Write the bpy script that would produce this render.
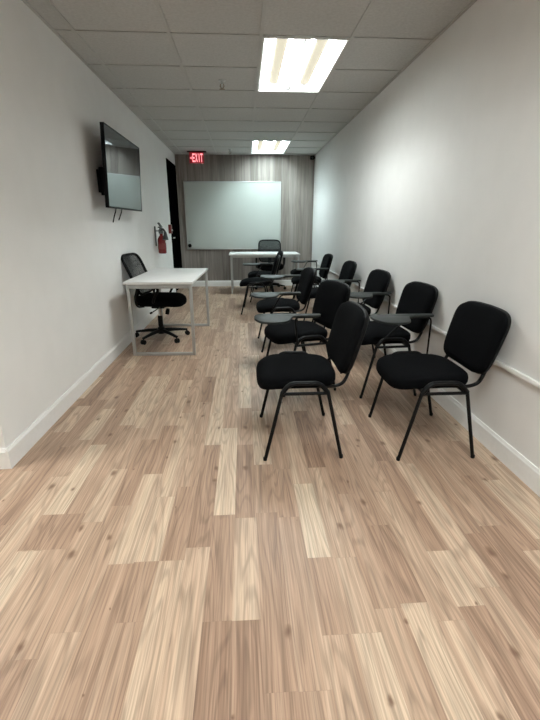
import bpy, bmesh, math, random
from mathutils import Vector, Matrix
PI = math.pi
for o in list(bpy.data.objects): bpy.data.objects.remove(o, do_unlink=True)
S = bpy.context.scene
COL = S.collection

# ------------------------------------------------------------------ camera
F_PX, PITCH, YAW, ROLL, CAM_Z = 414.68, 0.3179, 0.0606, -0.001, 1.1843
fw = Vector((math.sin(YAW)*math.cos(PITCH), math.cos(YAW)*math.cos(PITCH), -math.sin(PITCH)))
r0 = Vector((math.cos(YAW), -math.sin(YAW), 0)); u0 = r0.cross(fw)
rr = r0*math.cos(ROLL) + u0*math.sin(ROLL); uu = -r0*math.sin(ROLL) + u0*math.cos(ROLL)
cd = bpy.data.cameras.new('camera'); cam = bpy.data.objects.new('camera', cd); COL.objects.link(cam)
m = Matrix((rr, uu, -fw)).transposed().to_4x4(); m.translation = (0, 0, CAM_Z); cam.matrix_world = m
cd.sensor_fit = 'HORIZONTAL'; cd.sensor_width = 36.0; cd.lens = F_PX/540*36.0; cd.clip_start = 0.02
S.camera = cam
# ------------------------------------------------------------------ world, exposure, lamp strengths
w = bpy.data.worlds.new('world'); S.world = w; w.use_nodes = True
w.node_tree.nodes['Background'].inputs[0].default_value = (0.02, 0.02, 0.02, 1)
S.view_settings.view_transform = 'Standard'; S.view_settings.look = 'None'
S.view_settings.gamma = 1.0; S.view_settings.use_curve_mapping = False
S.view_settings.exposure = 0.17
LAMP_NEAR = ((0.955, 1.0, 0.975), 125.0)      # troffer over the camera's end of the room
LAMP_MID  = ((0.94, 1.0, 0.98), 80.0)      # troffer over the chairs
LAMP_FAR  = ((0.80, 0.98, 1.0), 80.0)      # troffer by the whiteboard
LAMP_SIDE_FILL = ((0.97, 1.0, 0.96), 150.0)      # added unseen troffer in the bay left of the camera, brightens the near end

# ------------------------------------------------------------------ dimensions
XL, XR, YB, H = -1.2142, 1.3345, 8.3521, 2.373
YC = 1.92                    # outside corner where the left wall ends
XW, YF = -3.6, -2.6          # far side of the wider bay, wall behind the camera
G, C0, R1 = 0.61, -1.0753, 3.3028

# ------------------------------------------------------------------ materials
def mat(name, col, rough=0.5, metal=0.0, spec=0.5, noise=0.0, nscale=40.0, bump=0.0, bscale=200.0, coat=0.0, stretch=None):
    mt = bpy.data.materials.new(name); mt.use_nodes = True
    nt = mt.node_tree; b = nt.nodes['Principled BSDF']
    b.inputs['Roughness'].default_value = rough; b.inputs['Metallic'].default_value = metal
    b.inputs['Specular IOR Level'].default_value = spec; b.inputs['Coat Weight'].default_value = coat
    tc = nt.nodes.new('ShaderNodeTexCoord'); mp = nt.nodes.new('ShaderNodeMapping')
    nt.links.new(tc.outputs['Object'], mp.inputs[0])
    if stretch: mp.inputs['Scale'].default_value = stretch
    nz = nt.nodes.new('ShaderNodeTexNoise'); nz.inputs['Scale'].default_value = nscale; nz.inputs['Detail'].default_value = 4
    nt.links.new(mp.outputs[0], nz.inputs['Vector'])
    rp = nt.nodes.new('ShaderNodeValToRGB')
    rp.color_ramp.elements[0].position = 0.3; rp.color_ramp.elements[1].position = 0.7
    rp.color_ramp.elements[0].color = tuple(max(0, c*(1-noise)) for c in col)+(1,)
    rp.color_ramp.elements[1].color = tuple(min(1, c*(1+noise)) for c in col)+(1,)
    nt.links.new(nz.outputs[0], rp.inputs[0]); nt.links.new(rp.outputs[0], b.inputs['Base Color'])
    if bump:
        n2 = nt.nodes.new('ShaderNodeTexNoise'); n2.inputs['Scale'].default_value = bscale; n2.inputs['Detail'].default_value = 3
        nt.links.new(mp.outputs[0], n2.inputs['Vector'])
        bp = nt.nodes.new('ShaderNodeBump'); bp.inputs['Strength'].default_value = bump; bp.inputs['Distance'].default_value = 0.002
        nt.links.new(n2.outputs[0], bp.inputs['Height']); nt.links.new(bp.outputs[0], b.inputs['Normal'])
    return mt
def emit(name, col, s, base=0.8):
    mt = bpy.data.materials.new(name); mt.use_nodes = True
    b = mt.node_tree.nodes['Principled BSDF']
    b.inputs['Base Color'].default_value = (*[min(1, c*base) for c in col], 1)
    b.inputs['Emission Color'].default_value = (*col, 1); b.inputs['Emission Strength'].default_value = s
    return mt
M = {}
M['wall'] = mat('white_paint', (0.83, 0.825, 0.81), 0.55, noise=0.015, nscale=6, bump=0.25, bscale=160, spec=0.35)
M['base'] = mat('white_trim_paint', (0.86, 0.855, 0.84), 0.4, noise=0.02)
M['tile'] = mat('ceiling_tile', (0.53, 0.53, 0.515), 0.95, noise=0.07, nscale=55, bump=0.6, bscale=90, spec=0.1)
M['grid'] = mat('ceiling_grid_metal', (0.47, 0.47, 0.45), 0.5, noise=0.03)
M['fabric'] = mat('black_fabric', (0.0028, 0.003, 0.0036), 0.95, noise=0.35, nscale=350, bump=0.5, bscale=500, spec=0.05)
M['plastic'] = mat('black_plastic', (0.005, 0.0052, 0.0056), 0.45, noise=0.1, bump=0.15, bscale=350, spec=0.12)
M['tube'] = mat('black_painted_tube', (0.004, 0.0042, 0.0045), 0.38, noise=0.1, spec=0.16)
M['tablet'] = mat('dark_tablet_plastic', (0.024, 0.028, 0.027), 0.5, noise=0.08, bump=0.1, bscale=500, spec=0.22)
M['desktop'] = mat('white_laminate', (0.84, 0.835, 0.82), 0.35, noise=0.02, nscale=12)
M['frame'] = mat('pale_grey_metal', (0.40, 0.40, 0.385), 0.4, 0.25, noise=0.03)
M['chrome'] = mat('chrome', (0.6, 0.6, 0.6), 0.18, 1.0, noise=0.03)
M['mesh'] = mat('black_mesh', (0.018, 0.02, 0.02), 0.8, noise=0.3, nscale=300)
M['screen'] = mat('black_glass', (0.035, 0.037, 0.038), 0.03, noise=0.01, spec=0.6, coat=0.1)
M['board'] = mat('white_board_gloss', (0.50, 0.53, 0.495), 0.34, noise=0.015, nscale=3)
M['alu'] = mat('aluminium', (0.55, 0.56, 0.55), 0.35, 0.7, noise=0.03)
M['red'] = mat('red_enamel', (0.17, 0.006, 0.006), 0.3, noise=0.05)
M['door'] = mat('black_door_paint', (0.0015, 0.0015, 0.0016), 0.85, noise=0.1, spec=0.0)
M['white'] = mat('white_plastic', (0.75, 0.75, 0.74), 0.4, noise=0.02)
M['paper'] = mat('pale_label', (0.7, 0.68, 0.6), 0.6, noise=0.05)
M['brass'] = mat('dull_brass', (0.25, 0.2, 0.13), 0.35, 0.9, noise=0.05)
M['exit_face'] = emit('exit_lit_face', (0.75, 0.03, 0.05), 0.16, 0.25)
M['exit_red'] = emit('exit_lit_letters', (1.0, 0.30, 0.33), 1.6)
M['lampwhite'] = mat('lamp_white_enamel', (0.80, 0.81, 0.82), 0.5, noise=0.01)
M['dark'] = mat('dark_grey_rubber', (0.045, 0.05, 0.048), 0.55, noise=0.08)
M['grey'] = mat('mid_grey_plastic', (0.16, 0.17, 0.16), 0.45, noise=0.05)

def mesh_back_mat():
    mt = bpy.data.materials.new('see_through_mesh'); mt.use_nodes = True; nt = mt.node_tree
    b = nt.nodes['Principled BSDF']; b.inputs['Base Color'].default_value = (0.012, 0.013, 0.013, 1); b.inputs['Roughness'].default_value = .8
    tr = nt.nodes.new('ShaderNodeBsdfTransparent'); mx = nt.nodes.new('ShaderNodeMixShader')
    tc = nt.nodes.new('ShaderNodeTexCoord'); wv = nt.nodes.new('ShaderNodeTexChecker'); wv.inputs['Scale'].default_value = 320
    nt.links.new(tc.outputs['Object'], wv.inputs['Vector'])
    rp = nt.nodes.new('ShaderNodeMapRange'); rp.inputs['To Min'].default_value = 0.62; rp.inputs['To Max'].default_value = 1.0
    nt.links.new(wv.outputs['Fac'], rp.inputs['Value']); nt.links.new(rp.outputs[0], mx.inputs[0])
    nt.links.new(tr.outputs[0], mx.inputs[1]); nt.links.new(b.outputs[0], mx.inputs[2])
    nt.links.new(mx.outputs[0], nt.nodes['Material Output'].inputs[0])
    return mt
M['seethru'] = mesh_back_mat()

def wood_floor_mat():
    mt = bpy.data.materials.new('oak_strip_laminate'); mt.use_nodes = True; nt = mt.node_tree; L = nt.links.new; N = nt.nodes.new
    b = nt.nodes['Principled BSDF']
    tone = N('ShaderNodeAttribute'); tone.attribute_name = 'tone'
    seed = N('ShaderNodeAttribute'); seed.attribute_name = 'seed'
    tc = N('ShaderNodeTexCoord'); sx = N('ShaderNodeSeparateXYZ'); L(tc.outputs['Object'], sx.inputs[0])
    sz = N('ShaderNodeMath'); sz.operation = 'MULTIPLY'; sz.inputs[1].default_value = 37.0; L(seed.outputs['Fac'], sz.inputs[0])
    def coords(kx, ky):
        a = N('ShaderNodeMath'); a.operation = 'MULTIPLY'; a.inputs[1].default_value = kx; L(sx.outputs[0], a.inputs[0])
        c = N('ShaderNodeMath'); c.operation = 'MULTIPLY'; c.inputs[1].default_value = ky; L(sx.outputs[1], c.inputs[0])
        k = N('ShaderNodeCombineXYZ'); L(a.outputs[0], k.inputs[0]); L(c.outputs[0], k.inputs[1]); L(sz.outputs[0], k.inputs[2])
        return k
    # broad tone ramp
    rp = N('ShaderNodeValToRGB'); cr = rp.color_ramp
    cr.elements[0].position = 0.0; cr.elements[0].color = (0.255, 0.158, 0.108, 1)
    cr.elements[1].position = 1.0; cr.elements[1].color = (0.615, 0.488, 0.362, 1)
    e = cr.elements.new(0.35); e.color = (0.395, 0.262, 0.184, 1)
    e = cr.elements.new(0.65); e.color = (0.495, 0.354, 0.255, 1)
    g1 = N('ShaderNodeTexNoise'); g1.inputs['Scale'].default_value = 1.0; g1.inputs['Detail'].default_value = 3; g1.inputs['Distortion'].default_value = 0.25
    L(coords(38, 0.8).outputs[0], g1.inputs['Vector'])
    m1 = N('ShaderNodeMath'); m1.operation = 'MULTIPLY_ADD'; m1.inputs[1].default_value = 0.95; L(g1.outputs[0], m1.inputs[0]); 
    t2 = N('ShaderNodeMath'); t2.operation = 'SUBTRACT'; t2.inputs[1].default_value = 0.475; L(tone.outputs['Fac'], t2.inputs[0]); L(t2.outputs[0], m1.inputs[2])
    L(m1.outputs[0], rp.inputs[0])
    # cathedral rings
    g2 = N('ShaderNodeTexNoise'); g2.inputs['Scale'].default_value = 1.0; g2.inputs['Detail'].default_value = 1.5
    L(coords(10, 0.9).outputs[0], g2.inputs['Vector'])
    f = N('ShaderNodeMath'); f.operation = 'MULTIPLY'; f.inputs[1].default_value = 85.0; L(g2.outputs[0], f.inputs[0])
    sn = N('ShaderNodeMath'); sn.operation = 'SINE'; L(f.outputs[0], sn.inputs[0])
    rm = N('ShaderNodeMapRange'); rm.inputs['From Min'].default_value = 0.1; rm.inputs['From Max'].default_value = 1.0; rm.inputs['To Min'].default_value = 1.0; rm.inputs['To Max'].default_value = 0.78
    L(sn.outputs[0], rm.inputs['Value'])
    # fine pores
    g3 = N('ShaderNodeTexNoise'); g3.inputs['Scale'].default_value = 1.0; g3.inputs['Detail'].default_value = 4
    L(coords(230, 5).outputs[0], g3.inputs['Vector'])
    r3 = N('ShaderNodeMapRange'); r3.inputs['From Min'].default_value = 0.35; r3.inputs['From Max'].default_value = 0.65; r3.inputs['To Min'].default_value = 0.76; r3.inputs['To Max'].default_value = 1.14
    L(g3.outputs[0], r3.inputs['Value'])
    mm = N('ShaderNodeMath'); mm.operation = 'MULTIPLY'; L(rm.outputs[0], mm.inputs[0]); L(r3.outputs[0], mm.inputs[1])
    mul = N('ShaderNodeVectorMath'); mul.operation = 'SCALE'; L(rp.outputs[0], mul.inputs[0]); L(mm.outputs[0], mul.inputs['Scale'])
    # knots: sparse voronoi cells, stretched along the board
    vo = N('ShaderNodeTexVoronoi'); vo.inputs['Scale'].default_value = 1.0; vo.voronoi_dimensions = '2D'; vo.inputs['Randomness'].default_value = 1.0
    wob = N('ShaderNodeTexNoise'); wob.inputs['Scale'].default_value = 26; L(tc.outputs['Object'], wob.inputs['Vector'])
    kc = coords(7.6, 4.4); 
    wo = N('ShaderNodeVectorMath'); wo.operation = 'MULTIPLY_ADD'; wo.inputs[1].default_value = (0.12, 0.12, 0); L(wob.outputs['Color'], wo.inputs[0]); L(kc.outputs[0], wo.inputs[2])
    L(wo.outputs[0], vo.inputs['Vector'])
    sc = N('ShaderNodeSeparateColor'); L(vo.outputs['Color'], sc.inputs[0])
    size = N('ShaderNodeMapRange'); size.inputs['From Min'].default_value = 0.52; size.inputs['From Max'].default_value = 1.0; size.inputs['To Min'].default_value = 0.0001; size.inputs['To Max'].default_value = 0.18
    L(sc.outputs[0], size.inputs['Value'])
    dv = N('ShaderNodeMath'); dv.operation = 'DIVIDE'; L(vo.outputs['Distance'], dv.inputs[0]); L(size.outputs[0], dv.inputs[1])
    kr = N('ShaderNodeMapRange'); kr.interpolation_type = 'SMOOTHSTEP'; kr.inputs['From Min'].default_value = 0.05; kr.inputs['From Max'].default_value = 1.0; kr.inputs['To Min'].default_value = 0.85; kr.inputs['To Max'].default_value = 0.0
    L(dv.outputs[0], kr.inputs['Value'])
    mix = N('ShaderNodeMix'); mix.data_type = 'RGBA'; mix.inputs['B'].default_value = (0.13, 0.068, 0.04, 1)
    L(kr.outputs[0], mix.inputs['Factor']); L(mul.outputs[0], mix.inputs['A'])
    L(mix.outputs['Result'], b.inputs['Base Color'])
    b.inputs['Roughness'].default_value = 0.42; b.inputs['Specular IOR Level'].default_value = 0.30
    bp = N('ShaderNodeBump'); bp.inputs['Strength'].default_value = 0.12; bp.inputs['Distance'].default_value = 0.001
    L(g3.outputs[0], bp.inputs['Height']); L(bp.outputs[0], b.inputs['Normal'])
    return mt
M['floor'] = wood_floor_mat()
M['joint'] = mat('dark_board_joint', (0.24, 0.16, 0.115), 0.7, noise=0.1)

def panel_mat():
    mt = bpy.data.materials.new('grey_wood_panelling'); mt.use_nodes = True; nt = mt.node_tree; L = nt.links.new; N = nt.nodes.new
    b = nt.nodes['Principled BSDF']; b.inputs['Roughness'].default_value = 0.55; b.inputs['Specular IOR Level'].default_value = 0.3
    tc = N('ShaderNodeTexCoord'); sx = N('ShaderNodeSeparateXYZ'); L(tc.outputs['Object'], sx.inputs[0])
    br = N('ShaderNodeMath'); br.operation = 'MULTIPLY'; br.inputs[1].default_value = 1/0.145; L(sx.outputs[0], br.inputs[0])
    fl = N('ShaderNodeMath'); fl.operation = 'FLOOR'; L(br.outputs[0], fl.inputs[0])
    wn = N('ShaderNodeTexWhiteNoise'); wn.noise_dimensions = '1D'; L(fl.outputs[0], wn.inputs['W'])
    mp = N('ShaderNodeMapping'); mp.inputs['Scale'].default_value = (15, 1, 0.75); L(tc.outputs['Object'], mp.inputs[0])
    nz = N('ShaderNodeTexNoise'); nz.inputs['Scale'].default_value = 1.4; nz.inputs['Detail'].default_value = 6; nz.inputs['Roughness'].default_value = .62; nz.inputs['Distortion'].default_value = .5
    L(mp.outputs[0], nz.inputs['Vector'])
    a = N('ShaderNodeMath'); a.operation = 'MULTIPLY_ADD'; a.inputs[1].default_value = 0.34; L(wn.outputs['Value'], a.inputs[0])
    s2 = N('ShaderNodeMath'); s2.operation = 'SUBTRACT'; s2.inputs[1].default_value = 0.17; L(nz.outputs[0], s2.inputs[0]); L(s2.outputs[0], a.inputs[2])
    rp = N('ShaderNodeValToRGB'); cr = rp.color_ramp
    cr.elements[0].position = 0.25; cr.elements[0].color = (0.150, 0.126, 0.109, 1)
    cr.elements[1].position = 0.78; cr.elements[1].color = (0.36, 0.320, 0.285, 1)
    e = cr.elements.new(0.5); e.color = (0.235, 0.204, 0.184, 1)
    L(a.outputs[0], rp.inputs[0]); L(rp.outputs[0], b.inputs['Base Color'])
    return mt
M['panel'] = panel_mat()

# ------------------------------------------------------------------ mesh helpers
class MB:
    def __init__(s): s.bm = bmesh.new()
    def face(s, pts):
        return s.bm.faces.new([s.bm.verts.new(p) for p in pts])
    def box(s, x0, x1, y0, y1, z0, z1, bev=0.0, T=None, seg=2):
        b = bmesh.new(); bmesh.ops.create_cube(b, size=1)
        for v in b.verts: v.co = Vector(((x0+x1)/2+v.co.x*(x1-x0), (y0+y1)/2+v.co.y*(y1-y0), (z0+z1)/2+v.co.z*(z1-z0)))
        if bev: bmesh.ops.bevel(b, geom=b.edges[:], offset=bev, segments=seg, profile=.5, affect='EDGES')
        return s._add(b, T)
    def _add(s, b, T=None):
        if T: b.transform(T)
        me = bpy.data.meshes.new('t'); b.to_mesh(me); b.free(); s.bm.from_mesh(me); bpy.data.meshes.remove(me); return s
    def prism(s, outline, z0, z1, bev=0.0, T=None):
        b = bmesh.new(); f = b.faces.new([b.verts.new((x, y, z0)) for x, y in outline])
        r = bmesh.ops.extrude_face_region(b, geom=[f])
        for v in [g for g in r['geom'] if isinstance(g, bmesh.types.BMVert)]: v.co.z = z1
        bmesh.ops.recalc_face_normals(b, faces=b.faces[:])
        if bev:
            ed = [e for e in b.edges if abs(e.verts[0].co.z-e.verts[1].co.z) < 1e-6]
            bmesh.ops.bevel(b, geom=ed, offset=bev, segments=2, profile=.5, affect='EDGES')
        return s._add(b, T)
    def tube(s, pts, r, seg=10, closed=False, ry=None, fillet=0.0, flat=None):
        P = [Vector(p) for p in pts]
        if fillet: P = rounded(P, fillet, closed)
        n = len(P); rings = []; prevN = None
        for i, p in enumerate(P):
            if closed: d = (P[(i+1) % n]-P[i-1])
            else: d = (P[min(i+1, n-1)]-P[max(i-1, 0)])
            d.normalize()
            if prevN is None:
                a = Vector(flat) if flat else (Vector((0, 0, 1)) if abs(d.z) < .9 else Vector((0, 1, 0)))
                nn = (a-d*a.dot(d)).normalized()
            else: nn = (prevN-d*prevN.dot(d)).normalized()
            prevN = nn; bb = d.cross(nn)
            rad = r[i] if isinstance(r, (list, tuple)) else r
            rb = (ry if ry else rad)
            rings.append([s.bm.verts.new(p+nn*math.cos(2*PI*k/seg)*rad+bb*math.sin(2*PI*k/seg)*rb) for k in range(seg)])
        for i in range(n if closed else n-1):
            A, B = rings[i], rings[(i+1) % n]
            for k in range(seg): s.bm.faces.new((A[k], A[(k+1) % seg], B[(k+1) % seg], B[k]))
        if not closed:
            s.bm.faces.new(rings[0][::-1]); s.bm.faces.new(rings[-1])
        return s
    def lathe(s, prof, seg=20, T=None):
        b = bmesh.new(); rings = []
        for r, z in prof:
            rings.append([b.verts.new((r*math.cos(2*PI*k/seg), r*math.sin(2*PI*k/seg), z)) for k in range(seg)] if r > 1e-6 else [b.verts.new((0, 0, z))])
        for A, B in zip(rings, rings[1:]):
            for k in range(seg):
                k2 = (k+1) % seg
                if len(A) == 1 and len(B) == 1: continue
                if len(A) == 1: b.faces.new((A[0], B[k2], B[k]))
                elif len(B) == 1: b.faces.new((A[k], A[k2], B[0]))
                else: b.faces.new((A[k], A[k2], B[k2], B[k]))
        if len(rings[0]) > 1: b.faces.new(rings[0][::-1])
        if len(rings[-1]) > 1: b.faces.new(rings[-1])
        return s._add(b, T)
    def pillow(s, outline, rings, fn):
        """rings: (scale, height) from the back centre to the front centre; fn(u,v,h) -> xyz"""
        rs = []
        for sc, h in rings:
            if sc < 1e-6: rs.append([s.bm.verts.new(fn(0, 0, h))])
            else: rs.append([s.bm.verts.new(fn(u*sc, v*sc, h)) for u, v in outline])
        n = len(outline)
        for A, B in zip(rs, rs[1:]):
            for k in range(n):
                k2 = (k+1) % n
                if len(A) == 1: s.bm.faces.new((A[0], B[k2], B[k]))
                elif len(B) == 1: s.bm.faces.new((A[k], A[k2], B[0]))
                else: s.bm.faces.new((A[k], A[k2], B[k2], B[k]))
        return s
    def build(s, name, material, parent=None, smooth=35):
        bmesh.ops.recalc_face_normals(s.bm, faces=s.bm.faces[:])
        me = bpy.data.meshes.new(name); s.bm.to_mesh(me); s.bm.free()
        me.materials.append(material)
        if smooth:
            for p in me.polygons: p.use_smooth = True
            me.set_sharp_from_angle(angle=math.radians(smooth))
        o = bpy.data.objects.new(name, me); COL.objects.link(o)
        if parent: o.parent = parent
        return o
def rounded(P, rad, closed=False, n=5):
    out = []; N = len(P)
    for i, p in enumerate(P):
        if not closed and i in (0, N-1): out.append(p); continue
        a, c = P[i-1], P[(i+1) % N]
        d1, d2 = (a-p), (c-p); l = min(rad, d1.length*.48, d2.length*.48)
        q0, q1 = p+d1.normalized()*l, p+d2.normalized()*l
        for k in range(n+1):
            t = k/n; out.append(q0*(1-t)**2+p*2*t*(1-t)+q1*t*t)
    return out
def superell(a, b, n=3.0, N=48, taper=0.0):
    o = []
    for k in range(N):
        t = 2*PI*k/N; c, s_ = math.cos(t), math.sin(t)
        u = a*math.copysign(abs(c)**(2/n), c); v = b*math.copysign(abs(s_)**(2/n), s_)
        o.append((u*(1+taper*v/b), v))
    return o
def tag(o, label, cat, group=None):
    o['label'] = label; o['category'] = cat
    if group: o['group'] = group
    return o
def thing(name, label, cat, loc=(0, 0, 0), rz=0.0, group=None):
    o = bpy.data.objects.new(name, None); COL.objects.link(o); o.empty_display_size = .05
    o.location = loc; o.rotation_euler = (0, 0, rz); return tag(o, label, cat, group)
def struct(o): o['kind'] = 'structure'; return o
def dup(root, loc, rz, label):
    r = root.copy(); COL.objects.link(r); r.location = loc; r.rotation_euler = (0, 0, rz); r['label'] = label
    for ch in list(root.children):
        c = ch.copy(); COL.objects.link(c); c.parent = r
        for g in list(ch.children):
            d = g.copy(); COL.objects.link(d); d.parent = c
    return r

# ------------------------------------------------------------------ the room
TH = 0.1
# floor: one face per strip of board, tone and grain seed per face
rnd = random.Random(11)
SW, SX0 = 0.0915, -0.061
fixed = [  # (x, y0, y1, tone) boards that stand out in the photograph
    (SX0+3.5*SW, 1.226, 1.69, 0.95), (SX0+-0.5*SW, 1.487, 2.284, 0.9), (SX0+0.5*SW, 0.985, 1.464, 0.72), (SX0+2.5*SW, 0.765, 1.222, 0.72), (SX0+-3.5*SW, 1.246, 1.629, 0.82), (SX0+4.5*SW, 0.92, 1.221, 0.62), (SX0+-0.5*SW, 0.987, 1.487, 0.24), (SX0+1.5*SW, 0.768, 1.491, 0.27), (SX0+-1.5*SW, 1.306, 2.084, 0.25), (SX0+6.5*SW, 0.45, 1.014, 0.82), (SX0+8.5*SW, 0.991, 1.232, 0.76), (SX0+6.5*SW, 1.015, 1.384, 0.24), (SX0+-8.5*SW, 0.8, 1.326, 0.82), (SX0+-8.5*SW, 1.33, 1.535, 0.28), (SX0+-7.5*SW, 1.33, 1.535, 0.3), (SX0+2.5*SW, 0.3, 0.766, 0.42), (SX0+3.5*SW, 0.92, 1.226, 0.38), (SX0+-2.5*SW, 1.246, 1.7, 0.3), (SX0+5.5*SW, 1.0, 1.6, 0.36), (SX0+-4.5*SW, 0.7, 1.24, 0.35)
]
verts, faces, tones, seeds = [], [], [], []
k0, k1 = int((XW-SX0)/SW)-1, int((XR-SX0)/SW)+1
GAP = 0.00025
for k in range(k0, k1+1):
    xa, xb = SX0+k*SW, SX0+(k+1)*SW
    if xb < XW or xa > XR: continue
    xa, xb = max(xa, XW), min(xb, XR)
    xm = SX0+(k+.5)*SW
    segs = []
    fx = sorted([f for f in fixed if abs(f[0]-xm) < SW*.5], key=lambda f: f[1])
    y = YF; prev = .5
    while y < YB-1e-6:
        nxt = next((f for f in fx if f[1] >= y-1e-6), None)
        ln = rnd.uniform(.36, .95)
        if y == YF: ln *= rnd.uniform(.3, 1)
        if nxt and nxt[1] <= y+1e-6: y2, t = nxt[2], nxt[3]
        else:
            y2 = y+ln
            if nxt and y2 > nxt[1]-.2: y2 = nxt[1]
            t = rnd.choice([.14, .24, .30, .35, .40, .45, .49, .53, .58, .64, .70, .80])+rnd.uniform(-.05, .05)
        y2 = min(y2, YB)
        segs.append((y, y2, t)); y = y2
    for ya, yb, t in segs:
        b0 = len(verts)
        verts += [(xa+GAP, ya+GAP, 0), (xb-GAP, ya+GAP, 0), (xb-GAP, yb-GAP, 0), (xa+GAP, yb-GAP, 0)]
        faces.append((b0, b0+1, b0+2, b0+3)); tones.append(t); seeds.append(rnd.random())
nplank = len(faces); b0 = len(verts)
for z in (-.0012, -TH):
    verts += [(XW-TH, YF-TH, z), (XR+TH, YF-TH, z), (XR+TH, YB+TH, z), (XW-TH, YB+TH, z)]
faces += [(b0, b0+1, b0+2, b0+3), (b0+7, b0+6, b0+5, b0+4)] + [(b0+i, b0+4+i, b0+4+(i+1) % 4, b0+(i+1) % 4) for i in range(4)]
me = bpy.data.meshes.new('floor'); me.from_pydata(verts, [], faces)
me.materials.append(M['floor']); me.materials.append(M['joint'])
at = me.attributes.new('tone', 'FLOAT', 'FACE'); as_ = me.attributes.new('seed', 'FLOAT', 'FACE')
for i, p in enumerate(me.polygons):
    if i < nplank: at.data[i].value = tones[i]; as_.data[i].value = seeds[i]
    else: p.material_index = 1
fo = bpy.data.objects.new('floor', me); COL.objects.link(fo); struct(fo)

def wallbox(name, x0, x1, y0, y1, m='wall', z0=0.0, z1=None):
    return struct(MB().box(x0, x1, y0, y1, z0, z1 or H+.16).build(name, M[m], None, 0))
DY0, DY1, DZ = 7.42, 8.26, 2.135                   # door in the left wall
b = MB(); b.box(XL-TH, XL, YC, DY0, 0, H+.16).box(XL-TH, XL, DY1, YB, 0, H+.16).box(XL-TH, XL, DY0, DY1, DZ, H+.16)
struct(b.build('wall_left', M['wall'], None, 0))
wallbox('wall_right', XR, XR+TH, YF, YB)
wallbox('wall_back', XL-TH, XR+TH, YB, YB+TH, 'panel')
wallbox('wall_return', XW, XL-TH, YC, YC+TH)
wallbox('wall_bay', XW-TH, XW, YF, YC+TH)
wallbox('wall_front', XW, XR, YF-TH, YF)
# baseboards with a small top bead
def baseboard(name, fn, length, ends=(0, 0)):
    b = MB(); prof = [(0, 0), (.013, 0), (.013, .094), (.009, .101), (.006, .112), (0, .112)]
    A = [b.bm.verts.new(fn(0, d, z)) for d, z in prof]; B = [b.bm.verts.new(fn(length, d, z)) for d, z in prof]
    n = len(prof)
    for i in range(n): b.bm.faces.new((A[i], A[(i+1) % n], B[(i+1) % n], B[i]))
    b.bm.faces.new(A); b.bm.faces.new(B[::-1])
    return struct(b.build(name, M['base'], None, 0))
baseboard('baseboard_left', lambda l, d, z: (XL+d, YC-.013+l, z), DY0-.05-YC+.013)
baseboard('baseboard_return', lambda l, d, z: (XL-l, YC-d, z), XL-XW)
baseboard('baseboard_right', lambda l, d, z: (XR-d, YF+l, z), YB-YF)
baseboard('baseboard_back', lambda l, d, z: (XL+l, YB-d, z), XR-XL)
# ceiling tiles, with openings where the lamps sit
LIGHTS = [(2, 0), (2, 6), (2, -6), (-3, -4)]      # (column, row) of the first of two cells
holes = {(c, r+i) for c, r in LIGHTS for i in (0, 1)}
b = MB(); gb = MB()
cols = [C0+G*i for i in range(-5, 5)]; rows = [R1+G*i for i in range(-10, 10)]
xs = [XW]+[c for c in cols if XW < c < XR]+[XR]; ys = [YF]+[r for r in rows if YF < r < YB]+[YB]
def cell_id(x, y): return (math.floor((x-C0)/G), math.floor((y-R1)/G))
for xa, xb in zip(xs, xs[1:]):
    for ya, yb in zip(ys, ys[1:]):
        if xb < XL and ya > YC: continue
        if cell_id((xa+xb)/2, (ya+yb)/2) in holes: continue
        z = H+.006
        b.box(xa, xb, ya, yb, z, z+.016)
b.box(XW-TH, XR+TH, YF-TH, YB+TH, H+.2, H+.24)
struct(b.build('ceiling', M['tile'], None, 0))
bw = .0115
def inhole_col(x, ya, yb): return False
for x in xs:
    lo = YF; hi = YB if x > XL-.01 else YC
    w0, w1 = (x-bw, x+bw)
    if x == xs[-1]: w0, w1 = x-.02, x
    if x == xs[0]: w0, w1 = x, x+.02
    gb.box(w0, w1, lo, hi, H-.001, H+.005)
gb.box(XL, XL+.02, YC, YB, H-.001, H+.005)
for y in ys:
    x0 = XW if y < YC else XL
    cuts = sorted({(C0+G*c, C0+G*(c+1)) for c, r in LIGHTS if abs(R1+G*(r+1)-y) < .01})
    w0, w1 = (y-bw, y+bw)
    if y == ys[-1]: w0, w1 = y-.02, y
    if y == ys[0]: w0, w1 = y, y+.02
    x = x0
    for a, c in cuts:
        gb.box(x, a, w0, w1, H-.0005, H+.0045); x = c
    gb.box(x, XR, w0, w1, H-.0005, H+.0045)
struct(gb.build('trim_1', M['grid'], None, 0))
# door, flush in the left wall by the back corner
d = MB().box(XL-.07, XL-.03, DY0+.03, DY1-.03, .008, DZ-.03, .002).build('door_1', M['door'], None, 30); struct(d)
MB().box(XL-.09, XL+.012, DY0-.045, DY0+.03, 0, DZ+.045, .003).box(XL-.09, XL+.012, DY1-.03, DY1+.045, 0, DZ+.045, .003).box(XL-.09, XL+.012, DY0+.03, DY1-.03, DZ-.03, DZ+.045, .003).build('door_frame', M['door'], d, 30)
MB().lathe([(.026, 0), (.026, .012), (.010, .014), (.010, .05)], 16, Matrix.Translation((XL-.03, DY0+.1, .95)) @ Matrix.Rotation(PI/2, 4, 'Y')).box(XL+.008, XL+.024, DY0+.085, DY0+.21, .94, .96, .005).build('door_handle', M['alu'], d)

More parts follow.
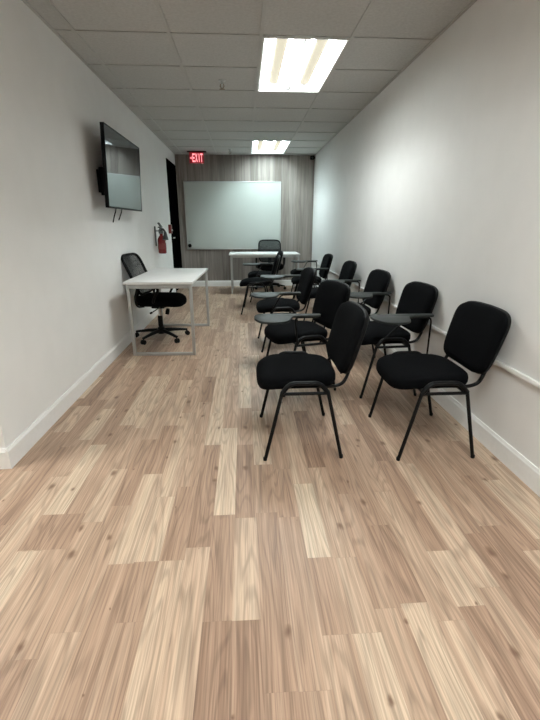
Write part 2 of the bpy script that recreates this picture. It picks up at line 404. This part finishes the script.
# ------------------------------------------------------------------ ceiling lamps
def troffer(col, row, lamp, label):
    x0 = C0+G*col; y0 = R1+G*row; w_, l_ = G, 2*G
    t = thing('ceiling_light', label, 'ceiling light', (x0+w_/2, y0+l_/2, H), 0, 'recessed two-bay ceiling lights')
    e = 0.013; hw, hl = w_/2-e, l_/2-e; D = .095; ex = .010
    fr = MB()
    fr.box(-hw-.002, -hw+ex, -hl, hl, -.004, .004).box(hw-ex, hw+.002, -hl, hl, -.004, .004)
    fr.box(-hw+ex, hw-ex, -hl, -hl+ex, -.004, .004).box(-hw+ex, hw-ex, hl-ex, hl, -.004, .004)
    fr.build('frame', M['white'], t, 0)
    hb = MB()   # housing: outside of the recess
    hb.box(-hw, -hw+.006, -hl, hl, .004, D+.012).box(hw-.006, hw, -hl, hl, .004, D+.012).box(-hw+.006, hw-.006, -hl, -hl+.006, .004, D+.012).box(-hw+.006, hw-.006, hl-.006, hl, .004, D+.012).box(-hw, hw, -hl, hl, D+.012, D+.02)
    hb.build('housing', M['white'], t, 0)
    lm = emit('lit_tube', lamp[0], lamp[1]); bk = emit('lit_basket', (0.86, 0.79, 0.60), 0.8, 0.02)
    iw = hw-.008; il = hl-.008
    for s in (-1, 1):
        # each bay: a white curved reflector, a cream basket down its middle, lit tubes glowing along both sides of it
        xa, xb = (0.006, iw) if s > 0 else (-iw, -0.006)
        cx = (xa+xb)/2; hwid = (xb-xa)/2
        rb = MB(); pr = []
        for k in range(17):
            u = -1+2*k/16; pr.append((cx+u*hwid, .012+(D-.012)*(1-abs(u)**2.6)))
        y0e, y1e = -il+.045, il-.045
        A = [rb.bm.verts.new((x, y0e, z)) for x, z in pr]; B = [rb.bm.verts.new((x, y1e, z)) for x, z in pr]
        for k in range(16): rb.bm.faces.new((A[k], A[k+1], B[k+1], B[k]))
        rb.build('reflector', M['lampwhite'], t)
        for yo, yi in ((-il, y0e), (il, y1e)):
            eb = MB()
            A = [eb.bm.verts.new((x, yo, .012)) for x, z in pr]; B = [eb.bm.verts.new((x, yi, z)) for x, z in pr]
            for k in range(16): eb.bm.faces.new((A[k], A[k+1], B[k+1], B[k]))
            eb.build('end_cap', M['lampwhite'], t)
        for q in (-1, 1):
            tb = MB(); xi, xo = cx+q*.046, cx+q*.080
            ring = [(xi, .070), (xi+q*.012, .060), (xo-q*.008, .064), (xo, .076), (xi+q*.018, .082)]
            A = [tb.bm.verts.new((x, y0e+.004, z)) for x, z in ring]; B = [tb.bm.verts.new((x, y1e-.004, z)) for x, z in ring]
            for k in range(5): tb.bm.faces.new((A[k], A[(k+1) % 5], B[(k+1) % 5], B[k]))
            tb.bm.faces.new(A); tb.bm.faces.new(B[::-1])
            tb.build('lamp_tube', lm, t)
        bb = MB(); bs = []
        for k in range(9):
            a = PI*k/8; bs.append((cx-.050*math.cos(a), .070-.024*math.sin(a)))
        A = [bb.bm.verts.new((x, y0e+.002, z)) for x, z in bs]; B = [bb.bm.verts.new((x, y1e-.002, z)) for x, z in bs]
        for k in range(8): bb.bm.faces.new((A[k], A[k+1], B[k+1], B[k]))
        bb.bm.faces.new(A[::-1]); bb.bm.faces.new(B); bb.bm.faces.new((A[0], B[0], B[8], A[8]))
        bb.build('basket', bk, t)
    MB().box(-.006, .006, -il, il, .006, .03, .002).build('divider', M['white'], t)
    return t
troffer(2, 0, LAMP_MID, 'large lit recessed ceiling light over the chairs, nearer of the two in the photo')
troffer(2, 6, LAMP_FAR, 'small-looking lit recessed ceiling light close to the wood-panelled back wall')
troffer(2, -6, LAMP_NEAR, 'recessed ceiling light above the near end of the room, out of the frame')
troffer(-3, -4, LAMP_SIDE_FILL, 'added recessed ceiling light, out of view over the side bay, brightening the near end')

# ------------------------------------------------------------------ stacking chairs
CHAIRS = {}
HALF = 0.257
def chair_parts(root, backrest=True):
    for s in (-1, 1):
        y = s*HALF
        for sx in (-1, 1):
            lg = MB().tube([(sx*.2, y, .012), (sx*.116, y, .380)], .0078, 10, ry=.0095).build('leg', M['tube'], root)
            MB().lathe([(.0095, 0), (.0105, .003), (.0105, .016), (.009, .019)], 12, Matrix.Translation((sx*.202, y, 0))).build('foot_cap', M['plastic'], lg)
        MB().tube([(-.116, y, .378), (-.078, y, .429), (.072, y, .429), (.116, y, .378)], .012, 10, fillet=.03, ry=.014).build('side_loop', M['plastic'], root)
        MB().tube([(-.118, y, .374), (.118, y, .374)], .009, 8).build('side_rail', M['tube'], root)
        if backrest:
            MB().tube([(.02, s*.185, .385), (.160, s*.19, .382), (.206, s*.19, .398), (.226, s*.19, .44), (.262, s*.18, .57)], .008, 10, ry=.0135, fillet=.05).build('back_upright', M['tube'], root)
    for x in (-.105, .105):
        MB().tube([(x, -HALF, .379), (x, HALF, .379)], .0095, 8).build('crossbar', M['tube'], root)
    # seat: domed cushion over a shallow plastic pan
    ol = superell(.212, .228, 3.9, 60, 0.0)
    ol = [(u*(1.0)+(-.012), v*(1-.07*(u+.21)/.42)) for u, v in ol]
    def sf(u, v, h): return (u-.012, v, h - .006 + (-.026*((-.08-u)/.14)**2 if u < -.08 else 0))
    MB().pillow(ol, [(0, .387), (.9, .387), (.975, .392), (1.0, .405), (1.0, .425), (.985, .438), (.93, .447), (.8, .453), (.5, .457), (0, .459)], sf).build('seat', M['fabric'], root, 60)
    MB().pillow(ol, [(0, .3855), (.86, .3855), (.93, .388), (.95, .3905), (0, .3905)], sf).build('seat_pan', M['plastic'], root, 60)
    if backrest:
        o2 = superell(.232, .165, 5.2, 64, 0.0)
        o2 = [(u*(1.0+.03*(v/.165) - .045*max(0, -v/.165-.2)), v*(1.0 if v < 0 else 1.0-.06*(u/.234)**2)) for u, v in o2]
        zc = .602
        def bf(u, v, h): return (.272 + v*.27 - h + -.28*u*u*1.0, u, zc+v)
        # h > 0 towards the sitter
        MB().pillow(o2, [(0, -.004), (.985, -.004), (1.0, .004), (1.0, .018), (.985, .029), (.93, .037), (.75, .043), (0, .046)], bf).build('backrest', M['fabric'], root, 60)
        MB().pillow(o2, [(0, -.020), (.8, -.020), (.96, -.017), (1.02, -.008), (1.03, .004), (1.012, .007), (.98, -.0035), (0, -.0035)], bf).build('back_shell', M['plastic'], root, 60)
def tablet_parts(root, tx, ty, a, post, size=1.0):
    """writing tablet: (tx, ty) is the rear end of its arm, a its turn, z .585; held by a bent tube on the near side"""
    z = .585; ca, sa = math.cos(a), math.sin(a)
    pts = [(0, 0), (0, -.055), (-.16, -.06), (-.19, -.075), (-.205, -.13), (-.225, -.21), (-.27, -.258), (-.34, -.265), (-.41, -.235), (-.448, -.15), (-.45, -.06), (-.425, 0)]
    P3 = rounded([Vector((x*size, y*size, 0)) for x, y in pts], .035, True, 4)
    out = [(tx+p.x*ca-p.y*sa, ty+p.x*sa+p.y*ca) for p in P3]
    tb = MB().prism(out, z, z+.016, .004).build('tablet', M['tablet'], root, 40)
    def q(x, y): return (tx+x*ca-y*sa, ty+x*sa+y*ca)
    r_, f_ = q(-.012, -.026), q(-.175, -.03)
    dz = z-.006
    pts = [(r_[0], r_[1], dz), (f_[0], f_[1], dz), (-.112, -HALF-.016, .40), (-.112, -HALF-.014, .375)]
    if post: pts = [(.152, -HALF-.012, .215), (r_[0], r_[1], .25)]+pts
    MB().tube(pts, .0065, 8, fillet=.035).build('tablet_arm', M['tube'], root)
    MB().box(-.03, .03, -.02, .02, 0, .006, .002, Matrix.Translation((f_[0], f_[1], dz+.006))).build('tablet_bracket', M['tube'], tb)

def plain(loc, rz, label):
    if 'plain' not in CHAIRS:
        t = thing('stacking_chair', label, 'chair', loc, rz, 'black chairs in two rows'); chair_parts(t); CHAIRS['plain'] = t; return t
    return dup(CHAIRS['plain'], loc, rz, label)
def tablet_chair(loc, rz, label, world_tip, turn=0.0, size=1.0, backrest=True, post=True):
    t = thing('tablet_chair', label, 'chair', loc, rz, 'black chairs in two rows')
    if backrest:
        for ch in list(CHAIRS['plain'].children):
            c = ch.copy(); COL.objects.link(c); c.parent = t
            for g in list(ch.children):
                d_ = g.copy(); COL.objects.link(d_); d_.parent = c
    else: chair_parts(t, False)
    dx, dy = world_tip[0]-loc[0], world_tip[1]-loc[1]
    c, s = math.cos(-rz), math.sin(-rz)
    tablet_parts(t, dx*c-dy*s, dx*s+dy*c, turn-rz, post, size)
    return t
plain((.292, 2.165, 0), 0, 'black chair without a tablet, nearest in the left row, standing mid-floor')
plain((.99, 2.122, 0), 0, 'black chair without a tablet, nearest along the right wall, beside the white raceway')
tablet_chair((.40, 3.04, 0), math.radians(14), 'black tablet-arm chair second in the left row, just behind the nearest mid-floor chair', (.512, 2.77), math.radians(-2), post=False)
tablet_chair((.35, 4.10, 0), math.radians(2), 'black tablet-arm chair third in the left row, seat half hidden under its tablet', (.50, 3.72), 0, post=False)
tablet_chair((.17, 5.85, 0), math.radians(-4), 'black tablet-arm chair fourth in the left row, tablet swung back behind its seat', (.68, 5.03), 0, 1.1, post=False)
tablet_chair((.29, 6.78, 0), 0, 'black tablet-arm chair last in the left row, tucked in front of the far white desk', (.445, 6.60), 0, 1.05, post=False)
tablet_chair((1.0, 2.95, 0), math.radians(3), 'black tablet-arm chair second along the right wall, nearest right-hand one with a tablet', (1.275, 2.72), 0)
tablet_chair((.98, 3.85, 0), math.radians(2), 'black tablet-arm chair third along the right wall, tablet reaching back to the wall', (1.31, 3.66), 0)
tablet_chair((.94, 4.85, 0), 0, 'black tablet-arm chair fourth along the right wall, with a thin post under its tablet', (1.27, 4.54), 0)
tablet_chair((.92, 6.05, 0), 0, 'black tablet-arm chair fifth along the right wall, smallest backrest seen by the lit corner', (1.16, 5.80), 0)
tablet_chair((1.02, 7.08, 0), 0, 'black seat with thin raised tablet and no backrest, beside right end of far desk', (1.22, 7.04), 0, 1.0, False)

# ------------------------------------------------------------------ desks
def desk(loc, L_, D_, z, label, foot=True, rz=0.0):
    """origin at one floor corner; L_ along x, D_ along y"""
    t = thing('office_desk', label, 'desk', loc, rz, 'white-topped desks')
    MB().box(0, D_, 0, L_, z-.022, z, .003).build('desktop', M['desktop'], t, 30)
    h = .0135
    for y in (.012, L_-.012-2*h):
        b = MB()
        b.box(.025, .025+2*h, y, y+2*h, 0, z-.025, .002).box(D_-.01-2*h, D_-.01, y, y+2*h, 0, z-.025, .002)
        if foot: b.box(.025+2*h, D_-.01-2*h, y, y+2*h, 0, .027, .002)
        b.box(.025+2*h, D_-.01-2*h, y, y+2*h, z-.06, z-.025, .002)
        b.build('leg_frame', M['frame'], t, 30)
    for x in (.05, D_-.05-.025):
        MB().box(x, x+.025, .012+2*h, L_-.012-2*h, z-.055, z-.025, .002).build('rail', M['frame'], t, 30)
    return t
desk((-1.085, 3.79, 0), 1.22, .62, .69, 'white desk with pale metal loop legs by the left wall, under the television', True, math.radians(-2))
d2 = desk((-.262, 7.40, 0), .63, 1.24, .683, 'white desk standing across the far end below the whiteboard', False)

# ------------------------------------------------------------------ office chairs (facing +x)
def office_chair(loc, rz, base_rz, label):
    t = thing('office_chair', label, 'office chair', loc, rz, 'black office chairs')
    hub = MB().lathe([(.035, .055), (.042, .06), (.042, .105), (.03, .125), (.022, .13), (.022, .15)], 20).build('base_hub', M['plastic'], t)
    for k in range(5):
        a = base_rz-rz+k*2*PI/5; T = Matrix.Rotation(a, 4, 'Z')
        arm = MB().tube([T @ Vector((.02, 0, .09)), T @ Vector((.14, 0, .085)), T @ Vector((.285, 0, .066))], [.022, .019, .012], 10, ry=.018).build('base_arm', M['plastic'], t)
        cb = MB()
        for s in (-1, 1):
            cb.lathe([(0, -.008), (.022, -.008), (.025, -.005), (.025, .005), (.022, .008), (0, .008)], 16, T @ Matrix.Translation((.288, s*.013, .0255)) @ Matrix.Rotation(PI/2, 4, 'X'))
        cb.tube([T @ Vector((.283, 0, .068)), T @ Vector((.283, 0, .035))], .007, 8)
        cb.build('caster', M['plastic'], arm)
    MB().lathe([(.026, .14), (.026, .245), (.022, .25)], 18).build('lift_sleeve', M['plastic'], t)
    MB().lathe([(.0145, .25), (.0145, .365)], 16).build('gas_lift', M['chrome'], t)
    MB().box(-.12, .12, -.10, .10, .36, .385, .006).box(-.07, .07, -.055, .055, .335, .36, .008).build('tilt_mechanism', M['plastic'], t)
    MB().tube([(.03, -.06, .352), (.03, -.22, .345), (.02, -.27, .338)], .005, 8).lathe([(.006, 0), (.011, .01), (.011, .04), (.006, .05)], 10, Matrix.Translation((.02, -.265, .338)) @ Matrix.Rotation(PI/2, 4, 'X')).build('lever', M['plastic'], t)
    MB().lathe([(.02, 0), (.022, .03), (.018, .06)], 14, Matrix.Translation((.09, -.03, .275)) @ Matrix.Rotation(.25, 4, 'Y')).build('tension_knob', M['plastic'], t)
    ol = superell(.245, .245, 3.2, 48, 0)
    def sf(u, v, h): return (u+.03, v, h - (.03*((u-.1)/.145)**2 if u > .1 else 0))
    MB().pillow(ol, [(0, .385), (.88, .385), (.97, .395), (1, .412), (1, .435), (.98, .452), (.9, .466), (.6, .472), (0, .470)], sf).build('seat', M['fabric'], t, 60)
    # reclined mesh back in a bent frame
    def bk(u, v): return Vector((-.145-.40*(v-.10)-.04*max(0, v-.25)+.32*u*u, u, .44+v))
    fo_ = superell(.205, .195, 5.5, 44, .02); fo_ = [(u, v+.248) for u, v in fo_]
    MB().tube([bk(u, v) for u, v in fo_], .012, 8, closed=True, ry=.016).build('back_frame', M['plastic'], t)
    n = MB(); nu, nv = 10, 10; gr = []
    for j in range(nv+1):
        v = .065+.38*j/nv; wv = .198*(1+.02*(v-.255)/.2)*(1-abs((v-.255)/.2)**9*.25)
        v -= .006; gr.append([n.bm.verts.new(bk(wv*(-1+2*i/nu), v)) for i in range(nu+1)])
    for j in range(nv):
        for i in range(nu): n.bm.faces.new((gr[j][i], gr[j][i+1], gr[j+1][i+1], gr[j+1][i]))
    r = bmesh.ops.solidify(n.bm, geom=n.bm.faces[:], thickness=.003)
    n.build('mesh_back', M['seethru'], t)
    MB().tube([bk(-.2, .20)+Vector((-.01, 0, 0)), bk(-.1, .17)+Vector((-.03, 0, 0)), bk(.1, .17)+Vector((-.03, 0, 0)), bk(.2, .20)+Vector((-.01, 0, 0))], .011, 8, ry=.03, fillet=.05).build('lumbar_bar', M['plastic'], t)
    MB().tube([(-.05, 0, .372), (-.19, 0, .375), (-.235, 0, .42), bk(0, .17)+Vector((-.03, 0, 0))], .012, 10, ry=.03, fillet=.06).build('back_bracket', M['plastic'], t)
    for s in (-1, 1):
        y = s*.262
        a = MB().tube([(-.10, s*.17, .378), (-.13, y, .385), (-.15, y, .47), (-.10, y, .60), (.08, y, .60), (.10, y, .56), (.03, y, .44), (.03, s*.17, .378)], .010, 8, fillet=.05, ry=.014).build('arm_loop', M['plastic'], t)
        MB().box(-.13, .12, y-.026, y+.026, .604, .624, .008).build('arm_pad', M['plastic'], a)
    return t
office_chair((-.91, 4.43, 0), math.radians(-9), math.radians(25), 'black mesh-back office chair between the left wall and the near white desk')
office_chair((.49, 7.93, 0), -PI/2, math.radians(-20), 'black mesh-back office chair behind the far desk, in front of the whiteboard')

# ------------------------------------------------------------------ television on its bracket, with two cables
tv = thing('television', 'flat black television with glossy screen mounted high on the left wall', 'television', (-1.066, 4.217, 1.615))
tl = .048
T = Matrix.Rotation(tl, 4, 'Y')
W2, H2 = .573, .308
MB().box(-.030, -.004, -W2, W2, -H2, H2, .004, T).build('casing', M['plastic'], tv, 30)
MB().box(-.062, -.030, -W2+.10, W2-.10, -H2+.02, .12, .01, T).build('rear_cover', M['plastic'], tv, 30)
MB().box(-.004, -.0015, -W2+.008, W2-.008, -H2+.014, H2-.008, 0, T).build('screen', M['screen'], tv, 0)
bz = MB(); bz.box(-.004, .001, -W2, -W2+.008, -H2, H2, 0, T).box(-.004, .001, W2-.008, W2, -H2, H2, 0, T).box(-.004, .001, -W2+.008, W2-.008, H2-.008, H2, 0, T).box(-.004, .001, -W2+.008, W2-.008, -H2, -H2+.014, 0, T)
bz.build('bezel', M['plastic'], tv, 0)
mt_ = thing('wall_bracket', 'black metal bracket holding the television off the left wall', 'bracket', (XL, 4.217, 1.475))
MB().box(.0, .014, -.37, .43, -.04, .14, .003).build('wall_plate', M['tube'], mt_, 30)
for y in (-.33, .2):
    MB().box(.014, .086, y-.02, y+.02, -.06, .16, .004).build('bracket_arm', M['tube'], mt_, 30)
for i, (y, l) in enumerate(((4.03, .105), (4.22, .085))):
    o = MB().tube([(-1.135, y, 1.37), (-1.14, y+.01, 1.30), (-1.165, y+.02, 1.25), (-1.18, y+.015, 1.30-l)], .005, 8, fillet=.03).build('cable', M['plastic'])
    tag(o, 'thin dark cable hanging under the television, ' + ('nearer of the two' if i == 0 else 'farther of the two'), 'cable', 'cables under the television')

# ------------------------------------------------------------------ whiteboard and its mark
wb = thing('whiteboard', 'large blank whiteboard with thin pale frame on the wood-panelled back wall', 'whiteboard', (-.186, YB, 1.318))
MB().box(-.89, .89, -.014, -.002, -.595, .595).build('writing_surface', M['board'], wb, 0)
f = MB(); a_, c_ = .902, .608
f.box(-a_, -a_+.016, -.02, 0, -c_, c_, .002).box(a_-.016, a_, -.02, 0, -c_, c_, .002).box(-a_+.016, a_-.016, -.02, 0, c_-.016, c_, .002).box(-a_+.016, a_-.016, -.02, 0, -c_, -c_+.016, .002)
f.build('frame', M['alu'], wb, 30)
MB().box(-.868, -.83, -.0145, -.0135, -.457, -.451).box(-.862, -.836, -.0145, -.0135, -.47, -.465).build('printed_mark', M['grey'], wb, 0)
o = MB().lathe([(.034, 0), (.036, .004), (.034, .014), (.02, .018), (0, .018)], 24, Matrix.Translation((-.186-.848, YB-.0145, 1.318-.535)) @ Matrix.Rotation(PI/2, 4, 'X')).build('round_magnet', M['plastic'])
tag(o, 'round black magnet at the lower left corner of the whiteboard', 'magnet')

# ------------------------------------------------------------------ exit sign
ex = thing('exit_sign', 'red lit EXIT sign hanging from the ceiling near the back wall', 'sign', (-.788, 8.0, H))
MB().box(-.16, .17, -.035, .035, -.016, -.001, .003).build('canopy', M['plastic'], ex, 30)
MB().box(-.125, .125, -.012, .012, -.19, -.016, .004).build('lit_panel', M['exit_face'], ex, 30)
LT = {'E': [(0, 0, .22, 1), (.22, .82, 1, 1), (.22, .41, .85, .59), (.22, 0, 1, .18)],
      'I': [(.36, 0, .64, 1)], 'T': [(0, .82, 1, 1), (.39, 0, .61, .82)]}
cwid, chgt = .041, .135
xpos = -.070
lt = MB()
for chx in 'EXIT':
    if chx == 'X':
        for s in (0, 1):
            q = [(0, 0), (.24, 0), (1, 1), (.76, 1)] if s == 0 else [(.76, 0), (1, 0), (.24, 1), (0, 1)]
            lt.prism([(xpos+u*cwid, -.172+v*chgt) for u, v in q], .0125, .0145, 0, Matrix.Rotation(PI/2, 4, 'X'))
    else:
        for a0, b0_, a1, b1 in LT[chx]:
            lt.box(xpos+a0*cwid, xpos+a1*cwid, -.0145, -.0125, -.172+b0_*chgt, -.172+b1*chgt)
    xpos += .047 if chx != 'I' else .042
lt.build('letters', M['exit_red'], ex, 0)
MB().prism([(-.112, -.1075), (-.086, -.085), (-.086, -.13)], .0125, .0145, 0, Matrix.Rotation(PI/2, 4, 'X')).build('arrow', M['exit_red'], ex, 0)

# ------------------------------------------------------------------ fire extinguisher and alarm pull
fe = thing('fire_extinguisher', 'red fire extinguisher with grey head hanging on the left wall before the door', 'fire extinguisher', (XL+.085, 6.03, .79))
MB().lathe([(.045, 0), (.054, .01), (.056, .03), (.056, .17), (.05, .20), (.035, .225), (.022, .24), (.022, .262)], 24).build('cylinder', M['red'], fe)
MB().lathe([(.0568, .06), (.0568, .135)], 24).build('label_band', mat('label_dark_red', (.20, .03, .03), .5, noise=.1), fe)
MB().box(.035, .059, -.022, .022, .145, .165, .002).build('gauge_sticker', M['paper'], fe)
MB().lathe([(.022, .262), (.034, .268), (.034, .315), (.022, .325), (.018, .345)], 16).build('valve', M['grey'], fe)
MB().box(-.018, .018, -.12, .045, .340, .356, .004).tube([(0, .035, .355), (0, -.05, .378), (0, -.13, .40)], .011, 8, ry=.018).build('handle', M['grey'], fe)
MB().tube([(.0, -.02, .30), (.040, -.07, .33), (.066, -.065, .29), (.069, -.05, .26)], .013, 10, fillet=.05).lathe([(.016, 0), (.024, .03), (.040, .10), (.036, .10)], 16, Matrix.Translation((.066, -.055, .285)) @ Matrix.Rotation(PI-.15, 4, 'X')).build('hose_and_horn', M['dark'], fe)
MB().box(-.085, -.070, -.025, .025, .10, .36, .003).tube([(-.075, 0, .30), (-.03, 0, .30)], .006, 8).build('wall_hook', M['grey'], fe)
pl = thing('fire_alarm_pull', 'small red fire alarm pull box on the left wall beside the black door', 'fire alarm', (XL, 7.18, 1.10))
MB().box(0, .045, -.05, .05, -.07, .07, .006).build('box', M['red'], pl)
MB().box(.045, .056, -.035, .035, -.03, -.005, .003).build('pull_bar', M['white'], pl)

# ------------------------------------------------------------------ sprinklers, corner sensor, raceway
def sprinkler(loc, label):
    t = thing('sprinkler_head', label, 'sprinkler', loc, 0, 'ceiling sprinklers')
    MB().lathe([(0, 0), (.034, 0), (.032, -.006), (.016, -.010), (.011, -.012), (.011, -.03), (0, -.03)], 20).build('escutcheon', M['alu'], t)
    MB().tube([(-.012, 0, -.03), (-.018, 0, -.045), (0, 0, -.066), (.018, 0, -.045), (.012, 0, -.03)], .004, 8).build('frame_arms', M['brass'], t)
    MB().lathe([(0, -.066), (.022, -.066), (.026, -.069), (0, -.071)], 16).build('deflector', M['brass'], t)
    return t
s1 = sprinkler((-.162, 4.22, H), 'small dark sprinkler head on the ceiling left of the nearer light')
s2 = dup(s1, (-.202, 7.80, H), 0, 'tiny sprinkler head on the ceiling left of the far light, near the back wall')
sn = thing('corner_sensor', 'small black sensor at the top right corner of the back wall', 'sensor', (XR-.05, YB-.06, H-.05))
MB().box(-.04, .03, -.03, .03, -.03, .03, .008).build('sensor_body', M['plastic'], sn)
MB().lathe([(.016, 0), (.018, .006), (.008, .014), (0, .015)], 16, Matrix.Translation((-.005, -.03, 0)) @ Matrix.Rotation(PI/2, 4, 'X')).build('sensor_lens', M['grey'], sn)
MB().box(.03, .05, -.012, .012, -.012, .012, .003).build('sensor_mount', M['plastic'], sn)
rw = thing('cable_raceway', 'white cable raceway running low along the right wall behind the chairs', 'raceway', (XR, 4.0, .485))
MB().box(-.016, 0, -5.6, 4.2, -.012, .012, .004).build('channel', M['base'], rw, 30)
MB().box(-.020, 0, -1.99, -1.90, -.018, .018, .004).build('joint_cover', M['white'], rw, 30)
o = MB().tube([(XR-.008, 2.07, .505), (XR-.014, 2.03, .528), (XR-.010, 1.99, .520), (XR-.016, 2.01, .504), (XR-.012, 1.95, .506), (XR-.012, 1.90, .512)], .003, 8, fillet=.02).build('wire_curl', M['white'])
tag(o, 'small curl of white wire lying on the raceway beside the nearest right-hand chair', 'wire')
